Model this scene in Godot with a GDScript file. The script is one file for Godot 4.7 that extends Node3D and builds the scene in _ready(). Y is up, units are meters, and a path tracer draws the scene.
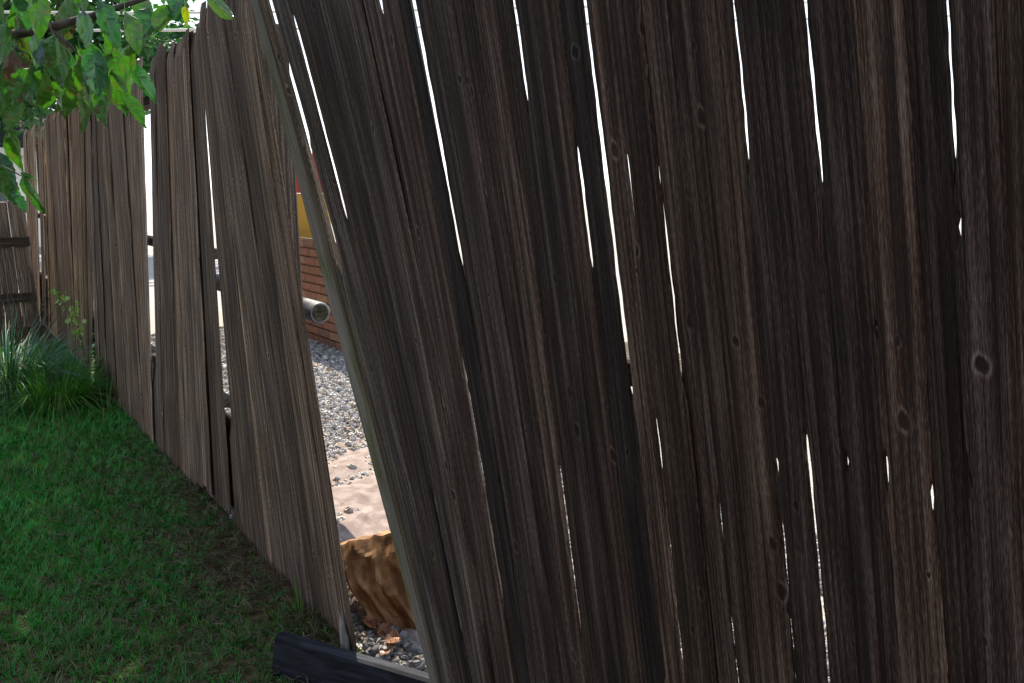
extends Node3D
# A leaning split-stake fence seen at a slant, its shaded side towards the camera, a sunny gravel yard behind it.
# Places along the fence are written as (s, d, y): metres along it away from the camera, metres across it, metres up.

const FAR := Vector3(-0.6225, 0, -0.7826)     # along the fence, away from the camera
const ACROSS := Vector3(0.7826, 0, -0.6225)   # through the fence, to the yard behind it
const YAW := -0.8988
const WOOD_SCALE := 2.6
const SECTION_GROUP := "sections of the split-stake fence"

# edges of the leaning section's stakes: s at 1 m up, slant, bow
const SEAMS := [[1.7140, 0.3511, -0.0088], [1.6440, 0.3547, 0.0262], [1.6003, 0.3363, 0.0346], [1.5025, 0.3012, 0.0424], [1.4375, 0.2751, 0.0502], [1.3858, 0.2507, 0.0414], [1.3260, 0.2305, 0.0491], [1.2600, 0.2041, 0.0405], [1.1967, 0.1820, 0.0400], [1.1530, 0.1752, 0.0240], [1.0937, 0.1782, 0.0321], [1.0424, 0.1675, 0.0240], [0.9894, 0.1605, 0.0159], [0.9443, 0.1503, 0.0159], [0.8989, 0.1296, 0.0157], [0.8534, 0.1382, 0.0079], [0.8019, 0.1375, 0.0079], [0.7588, 0.1322, 0.0079], [0.7079, 0.1363, -0.0000], [0.6661, 0.1263, 0.0000], [0.6105, 0.1318, 0.0079], [0.5694, 0.1361, 0.0000], [0.5248, 0.1338, 0.0000], [0.4734, 0.1308, 0.0079], [0.4288, 0.1426, 0.0158], [0.3798, 0.1406, 0.0158], [0.3353, 0.1374, -0.0000], [0.2904, 0.1382, -0.0000], [0.2504, 0.1337, 0.0000], [0.2044, 0.1387, -0.0000]]
# light slits: seam, from height, to height, width
const SLITS := [[2, 1.472, 2.309, 0.0497], [2, 1.181, 1.496, 0.0286], [3, 1.296, 1.740, 0.0128], [10, 1.584, 1.862, 0.0152], [10, 1.389, 1.602, 0.0110], [10, 1.229, 1.425, 0.0066], [8, 1.695, 1.821, 0.0076], [9, 0.768, 1.028, 0.0056], [9, 0.538, 0.747, 0.0045], [5, 0.375, 0.688, 0.0051], [14, 0.588, 0.883, 0.0031], [15, 1.497, 1.752, 0.0029], [17, 1.247, 1.410, 0.0036], [18, 1.449, 1.687, 0.0029], [18, 1.304, 1.463, 0.0055], [18, 1.066, 1.318, 0.0036], [19, 0.588, 1.028, 0.0036], [19, 1.292, 1.406, 0.0015], [20, 1.307, 1.687, 0.0020], [20, 1.207, 1.320, 0.0034], [20, 1.097, 1.214, 0.0017], [21, 0.646, 0.766, 0.0019], [21, 0.876, 0.940, 0.0013], [23, 1.393, 1.651, 0.0035], [23, 0.995, 1.030, 0.0016], [23, 0.845, 0.946, 0.0014], [23, 0.699, 0.818, 0.0021], [24, 0.833, 1.061, 0.0020], [24, 0.644, 0.859, 0.0033], [25, 1.358, 1.629, 0.0025], [25, 1.037, 1.063, 0.0014], [26, 1.030, 1.073, 0.0016], [26, 1.198, 1.220, 0.0011], [27, 1.020, 1.053, 0.0012], [28, 1.383, 1.592, 0.0019], [28, 1.304, 1.330, 0.0009], [28, 1.057, 1.078, 0.0009]]
# the branch's front leaves: stalk, tip, width, colour
const LEAVES := [[-0.953, 1.675, -1.628, -0.927, 1.563, -1.615, 0.067, 0], [-0.955, 1.603, -1.656, -0.975, 1.501, -1.661, 0.063, 1], [-0.901, 1.580, -1.637, -0.932, 1.471, -1.639, 0.041, 2], [-0.772, 1.537, -1.454, -0.743, 1.473, -1.428, 0.034, 0], [-0.860, 1.570, -1.685, -0.813, 1.485, -1.670, 0.045, 0], [-1.057, 1.556, -1.672, -1.034, 1.469, -1.612, 0.040, 1], [-1.004, 1.636, -1.582, -0.982, 1.533, -1.530, 0.056, 4], [-0.976, 1.669, -1.608, -0.963, 1.600, -1.589, 0.033, 5], [-0.785, 1.620, -1.467, -0.757, 1.532, -1.416, 0.052, 3], [-0.913, 1.587, -1.526, -0.954, 1.509, -1.534, 0.049, 1], [-1.069, 1.705, -1.669, -1.048, 1.612, -1.612, 0.049, 0], [-0.769, 1.732, -1.682, -0.758, 1.670, -1.630, 0.054, 3], [-0.710, 1.727, -1.638, -0.708, 1.668, -1.585, 0.038, 1], [-0.610, 1.691, -1.479, -0.613, 1.651, -1.491, 0.017, 6], [-0.593, 1.720, -1.536, -0.536, 1.677, -1.494, 0.031, 2], [-1.118, 1.392, -1.658, -1.096, 1.314, -1.662, 0.045, 1], [-0.968, 1.384, -1.487, -0.946, 1.365, -1.510, 0.011, 0], [-1.036, 1.359, -1.543, -1.002, 1.305, -1.536, 0.033, 3], [-1.004, 1.406, -1.470, -0.998, 1.338, -1.482, 0.040, 0], [-1.011, 1.726, -1.655, -1.067, 1.662, -1.670, 0.048, 0], [-0.952, 1.763, -1.712, -0.962, 1.681, -1.669, 0.055, 0], [-0.817, 1.726, -1.574, -0.781, 1.633, -1.518, 0.050, 3], [-0.740, 1.690, -1.514, -0.704, 1.607, -1.451, 0.044, 1], [-0.844, 1.703, -1.555, -0.835, 1.626, -1.537, 0.036, 5], [-0.713, 1.623, -1.466, -0.722, 1.544, -1.454, 0.034, 1], [-0.790, 1.620, -1.547, -0.799, 1.536, -1.504, 0.041, 0], [-0.950, 1.662, -1.673, -0.981, 1.573, -1.643, 0.049, 4], [-0.948, 1.592, -1.536, -0.964, 1.514, -1.508, 0.045, 0], [-0.695, 1.763, -1.666, -0.683, 1.696, -1.606, 0.048, 3], [-0.838, 1.776, -1.735, -0.774, 1.706, -1.672, 0.055, 1], [-0.658, 1.783, -1.681, -0.674, 1.738, -1.690, 0.048, 1], [-0.812, 1.602, -1.465, -0.797, 1.508, -1.459, 0.039, 1], [-1.012, 1.582, -1.546, -1.025, 1.489, -1.523, 0.046, 0], [-0.882, 1.719, -1.487, -0.870, 1.636, -1.422, 0.047, 1], [-0.954, 1.722, -1.530, -0.960, 1.656, -1.543, 0.044, 3]]

var wood: StandardMaterial3D
var pale_wood: StandardMaterial3D
var mossy_wood: StandardMaterial3D
var edge_noise := FastNoiseLite.new()
var used := {}


func at(s: float, d: float, y := 0.0) -> Vector3:
	return FAR * s + ACROSS * d + Vector3(0, y, 0)


func numbered(called: String) -> String:
	var n: int = used.get(called, 0)
	used[called] = n + 1
	return called if n == 0 else "%s_%03d" % [called, n]


func tag(o: Node3D, label: String, category: String, group := "") -> Node3D:
	o.set_meta("label", label)
	o.set_meta("category", category)
	if group:
		o.set_meta("group", group)
	return o


func thing(called: String, label: String, category: String, where := Vector3.ZERO, turn := 0.0, group := "") -> Node3D:
	var o := Node3D.new()
	o.name = numbered(called)
	add_child(o)
	o.position = where
	o.rotation.y = turn
	return tag(o, label, category, group)


func part(called: String, mesh: Mesh, m: Material, parent: Node, xf := Transform3D()) -> MeshInstance3D:
	var o := MeshInstance3D.new()
	o.name = called
	o.mesh = mesh
	if m:
		o.material_override = m
	o.transform = xf
	parent.add_child(o, true)
	return o


func setting(called: String, mesh: Mesh, m: Material, xf := Transform3D()) -> MeshInstance3D:
	var o := part(called, mesh, m, self, xf)
	o.set_meta("kind", "structure")
	return o


func mat(c: Color, rough := 0.85, spec := 0.3) -> StandardMaterial3D:
	var m := StandardMaterial3D.new()
	m.albedo_color = c.linear_to_srgb()
	m.roughness = rough
	m.metallic_specular = spec
	return m


func noise_tex(freq: float, colors: Array, offsets: Array, size := 512, octaves := 4, sd := 1) -> NoiseTexture2D:
	var n := FastNoiseLite.new()
	n.noise_type = FastNoiseLite.TYPE_SIMPLEX_SMOOTH
	n.frequency = freq
	n.fractal_octaves = octaves
	n.seed = sd
	var g := Gradient.new()
	var cs := PackedColorArray()
	for c in colors:
		cs.append((c as Color).linear_to_srgb())
	g.offsets = PackedFloat32Array(offsets)
	g.colors = cs
	var t := NoiseTexture2D.new()
	t.width = size
	t.height = size
	t.seamless = true
	t.noise = n
	t.color_ramp = g
	return t


func grey_noise(freq: float, size := 512, octaves := 4, sd := 1) -> NoiseTexture2D:
	return noise_tex(freq, [Color.BLACK, Color.WHITE], [0.0, 1.0], size, octaves, sd)


# ---------------------------------------------------------------- wood

func stretched(size: int, rows: int, freq: float, octaves: int, sd: int) -> PackedByteArray:
	var n := FastNoiseLite.new()
	n.noise_type = FastNoiseLite.TYPE_SIMPLEX_SMOOTH
	n.frequency = freq
	n.fractal_octaves = octaves
	n.seed = sd
	var im := n.get_seamless_image(size, rows)
	im.convert(Image.FORMAT_L8)
	im.resize(size, size, Image.INTERPOLATE_CUBIC)
	return im.get_data()


# Weathered split wood: long grain, dark checks, grey raised fibres, knots that the grain bends round. 0.4 m across, 1.6 m along.
func wood_images(size: int, sd: int) -> Array:
	var rng := RandomNumberGenerator.new()
	rng.seed = sd
	var fine := stretched(size, size / 30, 0.16, 2, sd)
	var mid := stretched(size, size / 64, 0.05, 3, sd + 1)
	var broad := stretched(size, size / 48, 0.014, 3, sd + 2)
	var fleck := stretched(size, size / 3, 0.30, 2, sd + 3)
	var patch := stretched(size, size / 5, 0.018, 3, sd + 5)
	var sway := stretched(size, size / 4, 0.006, 2, sd + 4)
	var bend := PackedFloat32Array()
	bend.resize(size * size)
	var dark := PackedFloat32Array()
	dark.resize(size * size)
	for k in 34:
		var kx := rng.randi_range(0, size - 1)
		var ky := rng.randi_range(0, size - 1)
		var r := rng.randf_range(4.0, 15.0)
		var squat := rng.randf_range(1.3, 3.2)
		var ring := rng.randf_range(0.1, 1.2)
		for j in range(-int(r * 3), int(r * 3)):
			for i in range(-int(r * 5), int(r * 5)):
				var dx := i / r
				var dy := j * squat / r + 0.18 * sin(i * 2.6 / r + k)
				var q := dx * dx + dy * dy
				var p := posmod(ky + j, size) * size + posmod(kx + i, size)
				bend[p] += -dx * r * 0.8 * exp(-q * 0.35)
				if q < 1.6:
					dark[p] = maxf(dark[p], smoothstep(1.6, 0.5, q))
				elif q < 4.5:
					dark[p] = minf(dark[p], -ring * smoothstep(4.5, 1.8, q))
	var rgb := PackedByteArray()
	rgb.resize(size * size * 3)
	var hgt := PackedByteArray()
	hgt.resize(size * size)
	for y in size:
		for x in size:
			var p := y * size + x
			var xs := posmod(x + int(bend[p]) + (sway[p] - 128) / 16, size)
			var q := y * size + xs
			var f := fine[q] / 255.0
			var m := mid[q] / 255.0
			var b := broad[q] / 255.0
			var h := 0.34 * f + 0.40 * m + 0.14 * b + 0.22 * (fleck[p] / 255.0)
			var check := smoothstep(0.36, 0.22, m) * 0.8 + smoothstep(0.24, 0.12, f) * 0.4
			var v := 0.25 + 0.42 * (m - 0.45) + 0.5 * (f - 0.5) + 0.4 * (b - 0.5) + 0.75 * (fleck[p] / 255.0 - 0.5) + 0.55 * (patch[p] / 255.0 - 0.5)
			v = clampf(v - 0.16 * check, 0.02, 1.0)
			var kn := dark[p]
			v = lerpf(v, 0.0, kn) if kn > 0.0 else v - kn * 0.3
			# brown where the wood is sound, grey where its fibres are bleached
			var grey := smoothstep(0.3, 0.75, v)
			var warm := clampf(1.6 * (b - 0.3), 0.0, 1.0)
			var lin := Color(0.036 + 0.30 * v * v + 0.09 * v, 0.028 + 0.28 * v * v + 0.068 * v, 0.024 + 0.25 * v * v + 0.054 * v)
			lin = lin.lerp(Color(lin.r * 1.12, lin.g * 0.96, lin.b * 0.86), warm * (1.0 - grey))
			var c := (lin * WOOD_SCALE).linear_to_srgb()   # vertex colours, which stay below one, bring it down again
			rgb[p * 3] = int(clampf(c.r, 0, 1) * 255)
			rgb[p * 3 + 1] = int(clampf(c.g, 0, 1) * 255)
			rgb[p * 3 + 2] = int(clampf(c.b, 0, 1) * 255)
			hgt[p] = int(clampf(h - 0.35 * check - 0.2 * maxf(kn, 0.0) + 0.1, 0, 1) * 255)
	return [ImageTexture.create_from_image(Image.create_from_data(size, size, false, Image.FORMAT_RGB8, rgb)),
		ImageTexture.create_from_image(Image.create_from_data(size, size, false, Image.FORMAT_L8, hgt))]


func wood_material(images: Array, tone: Color) -> StandardMaterial3D:
	var m := mat(tone, 0.82, 0.35)
	m.albedo_texture = images[0]
	m.heightmap_enabled = true
	m.heightmap_texture = images[1]
	m.heightmap_scale = 0.35
	m.vertex_color_use_as_albedo = true
	m.uv1_scale = Vector3(2.5, 0.625, 1)
	return m


static func curve(c: Array, h: float) -> float:
	return c[0] + c[1] * (h - 1.0) + c[2] * (h - 1.0) * (h - 1.0)


# A split stake between two edge curves of a section's plane (x = -s, y = up the plane, z = towards the camera).
func stake_mesh(left: Array, right: Array, h0: float, h1: float, proud: float, thick: float, left_slits: Array, right_slits: Array, tint: Color, rng: RandomNumberGenerator, turn := 0.0, rows := 56, lap := 0.004, bevel := 0.06, meet := false) -> ArrayMesh:
	var st := SurfaceTool.new()
	st.begin(Mesh.PRIMITIVE_TRIANGLES)
	st.set_smooth_group(-1)
	var px := [-1.0, -0.9, -0.45, 0.0, 0.45, 0.9, 1.0, 0.12, -0.12]
	var pz := [0.006, 0.0018, 0.0002, -0.0004, 0.0002, 0.0018, 0.006, thick, thick]
	var cup := rng.randf_range(-0.0022, 0.0022)
	var key := rng.randf() * 900.0
	var uv := Vector2(rng.randf(), rng.randf() * 2.0)
	# split edges are rubbed grey here and there
	var worn := [rng.randf_range(0.0, 0.5), 0.0, 0.0, 0.0, 0.0, rng.randf_range(0.0, 0.4), rng.randf_range(0.4, 1.7), 0.0, 0.0]
	var n := px.size()
	var hs := []
	for i in rows:
		hs.append(lerpf(h0, h1 - bevel, i / float(rows - 1)))
	hs.append_array([h1 - bevel * 0.5, h1])
	for i in hs.size():
		var h: float = hs[i]
		var wob := 0.0035 * edge_noise.get_noise_2d(h * 1.6, key + 90)
		var lo := edge_lap(left_slits, h, lap) + 0.0011 * edge_noise.get_noise_2d(h * 9.0, key) + 0.0016 * edge_noise.get_noise_2d(h * 55.0, key + 7)
		var ro := edge_lap(right_slits, h, lap) + 0.0011 * edge_noise.get_noise_2d(h * 9.0, key + 31) + 0.0016 * edge_noise.get_noise_2d(h * 55.0, key + 57)
		var near := 1.0 - (proud + wob - 0.005) / 0.8 if meet else 1.0
		var mid := -(curve(left, h) + curve(right, h)) / 2
		var half := maxf((curve(left, h) - curve(right, h)) / 2, 0.004)
		var past := maxf(0.0, (h - (h1 - bevel)) / maxf(bevel, 0.001))
		half *= 1.0 - 0.25 * past * past
		for k in n:
			var u: float = px[k]
			var z: float = pz[k]
			if k < 7:
				z += cup * (1.0 - u * u) + 0.0016 * edge_noise.get_noise_2d(h * 5.0 + u * 1.5, key + 200 + u * 3.0)
				z = lerpf(z, thick, past * 0.85)
			# only the edges wander; the grain between them runs straight
			var x := half * u + (ro if u > 0.0 else -lo) * smoothstep(0.1, 0.9, absf(u))
			var p := Vector3((mid + x) * near, h, proud + wob - z)
			if turn != 0.0:
				var q := Vector2(p.x - mid * near, p.z - proud + thick / 2).rotated(-turn)
				p = Vector3(mid * near + q.x, h, proud - thick / 2 + q.y)
			var fray: float = worn[k] * clampf(0.5 + 1.5 * edge_noise.get_noise_2d(h * 6.0, key + 400 + k * 40), 0.0, 1.0)
			st.set_color(tint.lerp(tint * 2.2, fray) * (1.0 / WOOD_SCALE))
			st.set_uv(Vector2(x + (0.03 if k >= 7 else 0.0), h) + uv)
			st.add_vertex(p)
	for i in hs.size() - 1:
		for k in n:
			var a := i * n + k
			var b := i * n + (k + 1) % n
			for q in [a, a + n, b + n, a, b + n, b]:
				st.add_index(q)
	for k in range(1, n - 1):
		var top := (hs.size() - 1) * n
		for q in [0, k + 1, k]:
			st.add_index(q)
		for q in [top, top + k, top + k + 1]:
			st.add_index(q)
	st.generate_normals()
	return st.commit()


func edge_lap(slits: Array, h: float, lap: float) -> float:
	var o := lap
	for s in slits:
		var soft := minf(0.06, (s[1] - s[0]) * 0.3)
		var inside := smoothstep(s[0] - soft, s[0] + soft * 0.3, h) * smoothstep(s[1] + soft, s[1] - soft * 0.3, h)
		o = minf(o, lerpf(lap, -s[2] / 2, inside))
	return o


func bar(size: Vector3, bevel := 0.004) -> ArrayMesh:
	# a box with chamfered edges, its middle at the origin
	var st := SurfaceTool.new()
	st.begin(Mesh.PRIMITIVE_TRIANGLES)
	st.set_smooth_group(-1)
	var h := size / 2
	var b := minf(bevel, minf(h.x, minf(h.y, h.z)) * 0.8)
	var ids := {}
	var list: Array[Vector3] = []
	for sx in [-1, 1]:
		for sy in [-1, 1]:
			for sz in [-1, 1]:
				var c := Vector3(h.x * sx, h.y * sy, h.z * sz)
				var vs := [c - Vector3(0, b * sy, b * sz), c - Vector3(b * sx, 0, b * sz), c - Vector3(b * sx, b * sy, 0)]
				ids[Vector3i(sx, sy, sz)] = list.size()
				for v in vs:
					list.append(v)
	var tris := []
	for ax in 3:
		for sg in [-1, 1]:
			var quad := []
			for q in [[-1, -1], [1, -1], [1, 1], [-1, 1]]:
				var c := Vector3i.ZERO
				c[ax] = sg
				c[(ax + 1) % 3] = q[0]
				c[(ax + 2) % 3] = q[1]
				quad.append(ids[c] + ax)
			tris.append([quad[0], quad[1], quad[2]])
			tris.append([quad[0], quad[2], quad[3]])
			for sg2 in [-1, 1]:   # the chamfer between face ax and the next axis' face
				var a2 := (ax + 1) % 3
				var a3 := (ax + 2) % 3
				var c0 := Vector3i.ZERO
				c0[ax] = sg
				c0[a2] = sg2
				c0[a3] = -1
				var c1 := c0
				c1[a3] = 1
				tris.append([ids[c0] + ax, ids[c1] + ax, ids[c1] + a2])
				tris.append([ids[c0] + ax, ids[c1] + a2, ids[c0] + a2])
	for c in ids:
		tris.append([ids[c], ids[c] + 1, ids[c] + 2])
	for t in tris:
		var a: Vector3 = list[t[0]]
		var bb: Vector3 = list[t[1]]
		var cc: Vector3 = list[t[2]]
		var nn := (bb - a).cross(cc - a)
		var order: Array = [a, bb, cc] if nn.dot(a + bb + cc) < 0 else [a, cc, bb]
		var nrm: Vector3 = (nn if nn.dot(a + bb + cc) > 0 else -nn).normalized()
		for v in order:
			st.set_color(Color(0.33, 0.33, 0.33))
			st.set_normal(nrm)
			st.set_uv(Vector2(v.x + v.z, v.y) if size.y >= size.x else Vector2(v.y + v.z, v.x))
			st.add_vertex(v)
	return st.commit()


func tube(st: SurfaceTool, path: Array, radii: Array, sides := 7) -> void:
	var base := []
	for i in path.size():
		var dir: Vector3 = (path[mini(i + 1, path.size() - 1)] - path[maxi(i - 1, 0)]).normalized()
		var side := dir.cross(Vector3.UP if absf(dir.y) < 0.9 else Vector3.RIGHT).normalized()
		var up := side.cross(dir)
		var ring := []
		for k in sides:
			var a := TAU * k / sides
			ring.append([path[i] + (side * cos(a) + up * sin(a)) * radii[i], side * cos(a) + up * sin(a), Vector2(k / float(sides) * 0.3, i * 0.2)])
		base.append(ring)
	for i in path.size() - 1:
		for k in sides:
			var q := [base[i][k], base[i][(k + 1) % sides], base[i + 1][(k + 1) % sides], base[i + 1][k]]
			for v in [q[0], q[1], q[2], q[0], q[2], q[3]]:
				st.set_normal(v[1])
				st.set_uv(v[2])
				st.add_vertex(v[0])
	for e in [0, path.size() - 1]:
		var c: Vector3 = path[e]
		var nrm: Vector3 = (path[0] - path[1]).normalized() if e == 0 else (path[e] - path[e - 1]).normalized()
		for k in sides:
			var tri := [c, base[e][k][0], base[e][(k + 1) % sides][0]]
			if (tri[1] - tri[0]).cross(tri[2] - tri[0]).dot(nrm) > 0:
				tri.reverse()
			for v in tri:
				st.set_normal(nrm)
				st.set_uv(Vector2.ZERO)
				st.add_vertex(v)


func tube_mesh(path: Array, radii: Array, sides := 7) -> ArrayMesh:
	var st := SurfaceTool.new()
	st.begin(Mesh.PRIMITIVE_TRIANGLES)
	tube(st, path, radii, sides)
	return st.commit()


# ---------------------------------------------------------------- fence

func tint(rng: RandomNumberGenerator, lightness: float, warm := 0.0) -> Color:
	var v := lightness * exp(rng.randfn(0.0, 0.2))
	var w := warm + rng.randfn(0.02, 0.03)
	return Color(v * (1.0 + w), v, v * (1.0 - w * 1.2))


func section(label: String, d0: float, lean: float) -> Node3D:
	var o := thing("fence_section", label, "fence", ACROSS * d0, 0, SECTION_GROUP)
	o.basis = Basis(Vector3.UP, YAW) * Basis(Vector3.RIGHT, lean)
	return o


func leaning_section() -> void:
	var rng := RandomNumberGenerator.new()
	rng.seed = 11
	var o := section("near fence section of dark stakes, leaning over, right of the open gap", 0.8713, 0.0709)
	var seams := []
	for c in SEAMS:
		seams.append(c)
	while seams[-1][0] > -1.25:
		var c: Array = seams[-1]
		seams.append([c[0] - rng.randf_range(0.040, 0.054), lerpf(c[1], 0.135, 0.5) + rng.randf_range(-0.006, 0.006), 0.0])
	var slits := []
	for i in seams.size():
		slits.append([])
	for s in SLITS:
		slits[int(s[0])].append([s[1], s[2], s[3] * 0.55 + 0.0009 if s[0] > 18 else s[3] + 0.0025])
	for i in range(29, seams.size() - 1):
		if rng.randf() < 0.4:
			var h := rng.randf_range(0.1, 1.5)
			slits[i].append([h, h + rng.randf_range(0.1, 0.5), rng.randf_range(0.001, 0.003)])
	for i in seams.size() - 1:
		var m := wood
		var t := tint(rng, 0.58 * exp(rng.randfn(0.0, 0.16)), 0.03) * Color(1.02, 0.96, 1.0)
		var turn := rng.randf_range(-0.03, 0.03)
		var proud := rng.randf_range(-0.004, 0.005)
		if i == 0:
			m = mossy_wood
			t = Color(1.5, 1.5, 1.4)
			turn = 0.0
			proud = -0.006
		elif i == 1:
			t = Color(0.95, 0.92, 0.78)
			proud = 0.003
		elif i == 2 or i == 6:
			t = tint(rng, 0.8, 0.0)
		var h0 := rng.randf_range(-0.04, 0.02)
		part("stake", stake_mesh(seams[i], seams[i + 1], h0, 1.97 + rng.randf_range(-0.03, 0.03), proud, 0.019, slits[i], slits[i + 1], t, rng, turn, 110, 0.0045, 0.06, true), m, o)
	for h in [0.5, 1.075, 1.84]:
		var s0: float = curve(SEAMS[5], h)
		var ln := s0 + 1.2
		part("rail", bar(Vector3(ln, 0.042, 0.085)), wood, o, Transform3D(Basis(), Vector3(-s0 + ln / 2, h, -0.07)))
	part("post", bar(Vector3(0.09, 2.0, 0.09)), wood, o, Transform3D(Basis(), Vector3(1.2, 1.0, -0.16)))


# stakes between control edges [s at 1 m, slant]; a negative width in `gaps` leaves an opening after that distance
func straight_section(label: String, d0: float, lean: float, s0: float, s1: float, slants: Array, gaps: Array, sd: int, pitch: float, light: float, warm: float, lift: Callable, low_board := true, stubs := []) -> Node3D:
	var rng := RandomNumberGenerator.new()
	rng.seed = sd
	var o := section(label, d0, lean)
	var slant := func(s: float) -> float:
		for k in slants.size() - 1:
			if s <= slants[k + 1][0]:
				return lerpf(slants[k][1], slants[k + 1][1], clampf((s - slants[k][0]) / (slants[k + 1][0] - slants[k][0]), 0, 1))
		return slants[-1][1]
	var s := s0
	var was := 0.0
	while s < s1 - 0.02:
		var w := rng.randf_range(pitch * 0.72, pitch * 1.3)
		var e := s + w
		for g in gaps:
			if s < g[0] and e > g[0] - 0.02:
				e = g[0]
		if e > s1 - 0.025:
			e = s1
		var r: Array = [s, slant.call(s), 0.0]
		var l: Array = [e, slant.call(e), 0.0]
		var proud := rng.randf_range(-0.008, 0.008)
		var h0: float = lift.call(s) + rng.randf_range(-0.05, 0.02)
		var h1 := 1.965 + rng.randf_range(-0.035, 0.03)
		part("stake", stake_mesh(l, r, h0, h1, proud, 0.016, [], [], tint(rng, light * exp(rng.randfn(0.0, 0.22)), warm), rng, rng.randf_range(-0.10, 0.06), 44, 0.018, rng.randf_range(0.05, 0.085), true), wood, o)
		s = e
		for g in gaps:
			if absf(s - g[0]) < 0.001:
				s = g[1]
	for g in stubs:
		part("broken_stake", stake_mesh([g[1], slant.call(g[1]), 0.0], [g[0], slant.call(g[0]), 0.0], -0.03, g[2], -0.006, 0.016, [], [], tint(rng, light * 0.8, warm), rng, 0.0, 14, 0.012, 0.09), wood, o)
	var inset := 0.16
	for h in [0.47, 1.09, 1.78]:
		var a: float = s0 + slant.call(s0) * (h - 1.0) + (inset if low_board else 0.34)
		var b: float = s1 + slant.call(s1) * (h - 1.0) - (inset if low_board else 0.04)
		part("rail", bar(Vector3(b - a, 0.04, 0.07)), wood, o, Transform3D(Basis(), Vector3(-(a + b) / 2, h, -0.056)))
	if low_board:
		var a2: float = s0 - slant.call(s0) - 0.42
		var b2: float = s1 - slant.call(s1) - inset
		part("kick_board", bar(Vector3(b2 - a2, 0.44, 0.018)), wood, o, Transform3D(Basis(), Vector3(-(a2 + b2) / 2, 0.225, -0.034)))
	var sp: float = s1 - 0.25
	part("post", bar(Vector3(0.09, 1.9, 0.09)), wood, o, Transform3D(Basis(), Vector3(-sp, 0.93, -0.14)))
	return o


func fence() -> void:
	leaning_section()
	var flat := func(_s: float) -> float: return 0.0
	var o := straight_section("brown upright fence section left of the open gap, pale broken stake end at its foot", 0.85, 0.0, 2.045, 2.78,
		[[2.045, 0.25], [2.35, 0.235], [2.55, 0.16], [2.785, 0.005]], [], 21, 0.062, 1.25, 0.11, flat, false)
	# the broken foot of the last stake shows pale wood
	var st := SurfaceTool.new()
	st.begin(Mesh.PRIMITIVE_TRIANGLES)
	var f := [Vector3(0, 0.0, 0.006), Vector3(0.048, -0.02, 0.006), Vector3(0.034, 0.055, 0.004), Vector3(0.012, 0.075, 0.004), Vector3(-0.004, 0.125, 0.002)]
	for k in range(1, 4):
		for v in [f[0], f[k + 1], f[k]]:
			st.set_uv(Vector2(v.x, v.y))
			st.set_color(Color.WHITE)
			st.add_vertex(v)
		for v in [f[0], f[k], f[k + 1]]:
			st.set_uv(Vector2(v.x, v.y))
			st.set_color(Color.WHITE)
			st.add_vertex(v - Vector3(0, 0, 0.012))
	for k in 5:
		var a: Vector3 = f[k]
		var b: Vector3 = f[(k + 1) % 5]
		var back := Vector3(0, 0, 0.012)
		for v in [a, b, b - back, a, b - back, a - back]:
			st.set_uv(Vector2(v.x + v.z, v.y))
			st.set_color(Color.WHITE)
			st.add_vertex(v)
	st.generate_normals()
	var foot := part("broken_foot", st.commit(), pale_wood, o, Transform3D(Basis(), Vector3(-1.87, 0.0, 0.012)))
	foot.set_meta("label", "pale splintered foot of the last stake")
	var up := func(s: float) -> float: return 0.10 * smoothstep(3.5, 3.05, s)
	straight_section("middle fence section with two bright open slits between its stakes", 0.85, -0.045, 3.0, 5.60,
		[[3.0, 0.10], [4.02, -0.12], [4.55, 0.10], [5.60, -0.15]], [[3.965, 4.11]], 22, 0.066, 1.15, 0.10, up, true, [[2.84, 2.90, 0.44], [2.90, 2.97, 0.47], [3.98, 4.05, 0.46], [4.05, 4.105, 0.43]])
	straight_section("far reddish fence section beside the tall grass clump", 0.875, -0.06, 5.82, 7.68,
		[[5.82, -0.19], [7.68, 0.06]], [[6.9, 6.94]], 23, 0.07, 1.3, 0.20, flat)
	straight_section("last reddish fence section at the far end, behind the low grey fence", 0.89, -0.06, 7.74, 9.7,
		[[7.74, 0.04], [8.3, -0.25], [9.7, -0.1]], [[8.22, 8.44], [8.62, 8.86]], 24, 0.075, 1.8, 0.22, flat)


func back_fence() -> void:
	var rng := RandomNumberGenerator.new()
	rng.seed = 71
	var o := thing("board_fence", "low grey board fence across the far end of the lawn", "fence", at(8.75, -2.75), YAW + PI / 2)
	var x := 0.0
	for i in 26:
		var w := rng.randf_range(0.13, 0.145)
		var t := tint(rng, 1.7, 0.0)
		var h := 1.25 + rng.randf_range(-0.02, 0.02)
		part("board", stake_mesh([-(x), 0.0, 0.0], [-(x + w), 0.0, 0.0], 0.0, h, 0.0, 0.018, [], [], t, rng, 0.0, 8, -0.002, 0.01), wood, o)
		x += w
	for h in [0.3, 0.85]:
		part("rail", bar(Vector3(x, 0.09, 0.03)), wood, o, Transform3D(Basis(), Vector3(x / 2, h, 0.018)))


# ---------------------------------------------------------------- plants

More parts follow.
